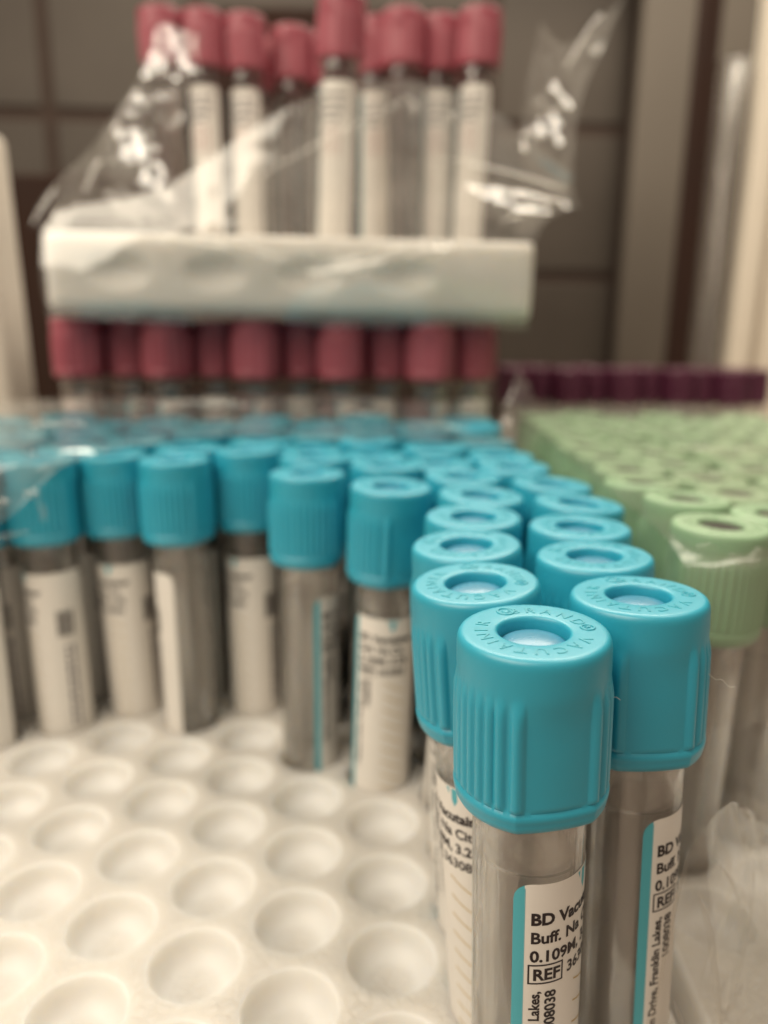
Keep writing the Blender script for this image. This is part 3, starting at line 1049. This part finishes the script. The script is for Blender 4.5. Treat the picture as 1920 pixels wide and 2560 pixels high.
net_sheet(bm, net, 110, 170, 0.7, 15.0, 2)
for pts, r in (([(56, 119.5, 64), (59, 119, 63), (61, 119.5, 64.5), (63, 120, 63.5)], 0.7), ([(50.5, 119.5, 65), (52.5, 119.3, 65.5), (54, 119.5, 65)], 0.5),
               ([(60, 160, 69), (72, 158, 69.5), (84, 163, 69)], 0.9), ([(66, 190, 69.5), (90, 188, 70), (108, 196, 69.5)], 1.2)):
    fold(bm, pts, r)
tag(mesh_obj('plastic_film', bm, M['film_green']), 'clear film stretched over the pale green caps', 'plastic film')

# crumpled film at the foot of the front tubes
bm = bmesh.new()
net = [
    [(36.6, 79.5, 38.5), (41, 83, 41), (47, 90, 38.5), (53, 98, 31), (63, 108, 22), (80, 116, 14)],
    [(35.0, 78.2, 29), (40, 79.5, 28), (47.5, 86, 25), (55, 94, 19), (65, 104, 12), (82, 112, 7)],
    [(33.2, 76.5, 18), (38.5, 78, 16), (46.5, 83, 13), (55, 90, 8.5), (65, 98, 5.5), (82, 104, 4)],
    [(31.5, 75, 7), (37, 76, 5), (44, 78, 4), (52.5, 82, 3), (62, 88, 2.5), (80, 92, 2)],
    [(30, 70, 1.5), (36, 70, 1.5), (43, 71, 1.5), (52, 73, 1.5), (62, 76, 1.5), (80, 80, 1.5)],
]
net_sheet(bm, net, 140, 110, 0.55, 15.0, 3)
for pts, r in (([(36.4, 79.0, 38), (34.6, 77.6, 28), (32.9, 76, 17), (31.3, 74.5, 6)], 0.3), ([(46.8, 89, 38.6), (51, 93, 34.5), (53.5, 96.5, 29.5), (56, 98, 25)], 0.45),
               ([(53, 94, 25), (52, 91.5, 19.5), (49, 87, 16), (46, 83, 13.5), (44, 81, 9)], 0.35), ([(38.5, 79.2, 33), (41, 80.5, 27), (42.5, 80.5, 20), (44, 80, 12)], 0.4),
               ([(41, 82.4, 36), (45, 85, 31), (48, 87, 25)], 0.3), ([(36, 77, 20), (38.5, 77.5, 13), (40, 77, 6)], 0.3), ([(56, 92, 12), (60, 97, 10), (66, 103, 10.5)], 0.4)):
    fold(bm, pts, r)
tag(mesh_obj('plastic_film', bm, M['film']), 'crumpled clear film standing at the foot of the front tube by the green ones', 'plastic film')

# twist of film in the gap between the blue and the green caps
bm = bmesh.new()
net = [
    [(36, 236, 40), (42, 240, 40), (50, 246, 40)],
    [(36, 238, 58), (42, 241, 62), (49, 248, 58)],
    [(37, 241, 70), (42, 244, 76), (48, 250, 71)],
    [(40, 245, 79), (42, 247, 85), (46, 252, 80)],
]
net_sheet(bm, net, 36, 50, 1.8, 7.0, 4)
tag(mesh_obj('plastic_film', bm, M['bag']), 'twist of clear film sticking up between the blue and green caps', 'plastic film')

# torn bag around the block and the upper red tubes
bm = bmesh.new()
net = [   # over the front face of the block
    [(-107, 252, 100), (-70, 253, 99), (-40, 254, 100), (-10, 256, 98), (20, 258, 99), (46, 260, 98)],
    [(-107, 249, 112), (-70, 251, 110), (-40, 252, 116), (-10, 250, 112), (20, 254, 115), (47, 258, 112)],
    [(-107, 252, 126), (-70, 253, 127), (-40, 252.5, 124), (-10, 255, 123), (20, 256, 124), (47, 259, 124)],
    [(-105, 253.5, 129), (-70, 254.5, 131), (-40, 254.5, 134), (-10, 257, 135), (20, 258, 134), (52, 261, 134)],
    [(-104, 254.5, 131), (-72, 255.5, 135), (-40, 256.5, 146), (-10, 259, 151), (20, 266, 150), (58, 268, 140)],
    [(-102, 256, 133), (-70, 257, 140), (-38, 259, 160), (-6, 260, 172), (26, 264, 168), (60, 266, 146)],
]
net_sheet(bm, net, 170, 90, 0.7, 22.0, 5)
net = [   # raised wing at the far side
    [(-110, 258, 127), (-101, 262, 128), (-88, 268, 129), (-66, 272, 129)],
    [(-103, 268, 143), (-93, 272, 143), (-84, 276, 142), (-72, 280, 138)],
    [(-94, 282, 160), (-88, 286, 160), (-82, 290, 158), (-76, 294, 150)],
    [(-87, 296, 180), (-83, 300, 181), (-79, 304, 180), (-74, 308, 178)],
    [(-84, 312, 202), (-80, 316, 204), (-75, 320, 204), (-70, 322, 204)],
]
net_sheet(bm, net, 60, 110, 1.3, 13.0, 6)
net = [   # loose flap and tail by the tile wall
    [(42, 266, 127), (48, 270, 130), (58, 276, 137), (66, 280, 139)],
    [(44, 276, 150), (50, 280, 152), (58, 284, 150), (64, 286, 148)],
    [(46, 288, 170), (52, 292, 170), (62, 296, 172), (68, 298, 176)],
    [(50, 296, 190), (56, 300, 182), (66, 302, 186), (76, 304, 196)],
    [(54, 304, 203), (62, 306, 196), (74, 308, 203), (84, 310, 214)],
]
net_sheet(bm, net, 60, 110, 1.0, 17.0, 7)
for pts, r in (([(-26, 249.5, 113.5), (-14, 247.5, 115.5), (0, 246.5, 118), (12, 248, 120.5), (22, 251.5, 122)], 3.2),
               ([(-72, 251, 126), (-56, 250, 123), (-42, 250, 121), (-22, 248, 114.5)], 1.6),
               ([(-111, 254, 128), (-104, 260, 140), (-95, 274, 155), (-87, 292, 178)], 1.6), ([(-97, 262, 138), (-93, 266, 148), (-89, 272, 156)], 1.2),
               ([(-90, 262, 140), (-86, 262, 135), (-82, 262, 132), (-78, 260, 129)], 1.8), ([(-86, 262, 141), (-80, 262, 136), (-70, 260, 129)], 1.0),
               ([(-78, 270, 178), (-76.5, 270, 178.6), (-75, 270, 178)], 1.2), ([(-80, 268, 156), (-79, 268, 155), (-79, 268, 153.5)], 1.0),
               ([(7, 272, 166), (8.3, 272, 167), (9.6, 272, 166)], 1.6), ([(19.5, 272, 164), (21, 272, 164.6), (22.3, 272, 163.8)], 1.3),
               ([(43, 272, 159), (47, 272, 159.5), (51, 272, 161)], 1.2), ([(62, 298, 186), (68, 300, 194), (75, 304, 206)], 1.5),
               ([(50, 296, 178), (56, 298, 172), (64, 300, 176)], 1.2), ([(-62, 256, 132), (-30, 258, 149), (0, 261, 164), (8, 262, 168)], 0.7), ([(18, 262, 150), (40, 264, 146), (62, 267, 141)], 0.9), ([(36, 262, 131), (44, 266, 134), (54, 272, 140)], 1.4)):
    fold(bm, pts, r)
tag(mesh_obj('plastic_bag', bm, M['bag']), 'torn clear bag around the white block and the upper red capped tubes', 'plastic bag')


# ------------------------------------------------------------------ lint on the caps
def fibre(pts, r, label):
    b = bmesh.new()
    P = [Vector(p) for p in pts]
    path = []
    for i in range(len(P)-1):
        g = lambda k: P[max(0, min(len(P)-1, k))]
        for t in range(6): path.append(catmull(g(i-1), g(i), g(i+1), g(i+2), t/6))
    path.append(P[-1])
    prev = None
    for i, p in enumerate(path):
        tn = (path[min(i+1, len(path)-1)]-path[max(i-1, 0)]).normalized()
        a = tn.orthogonal().normalized(); c = tn.cross(a)
        ring = [b.verts.new(p+(a*cos(2*pi*k/5)+c*sin(2*pi*k/5))*r) for k in range(5)]
        if prev:
            for k in range(5): b.faces.new((prev[k], prev[(k+1) % 5], ring[(k+1) % 5], ring[k]))
        prev = ring
    o = mesh_obj('lint_fibre', b, M['fibre'])
    return tag(o, label, 'lint')


fibre([(25.3, 81.6, 55.8), (25.6, 81.2, 57.2), (26.2, 80.9, 58.2), (26.9, 80.8, 58.4), (27.4, 80.7, 58.1)], 0.035,
      'curled pale fibre on the smooth panel of the cap by the green tubes')
fibre([(39.4, 85.6, 59.2), (40.1, 85.0, 58.7), (40.6, 84.6, 58.9), (41.4, 84.2, 58.2), (42.0, 84.0, 58.3)], 0.035,
      'wavy pale fibre sticking out from the side of the cap by the green tubes')
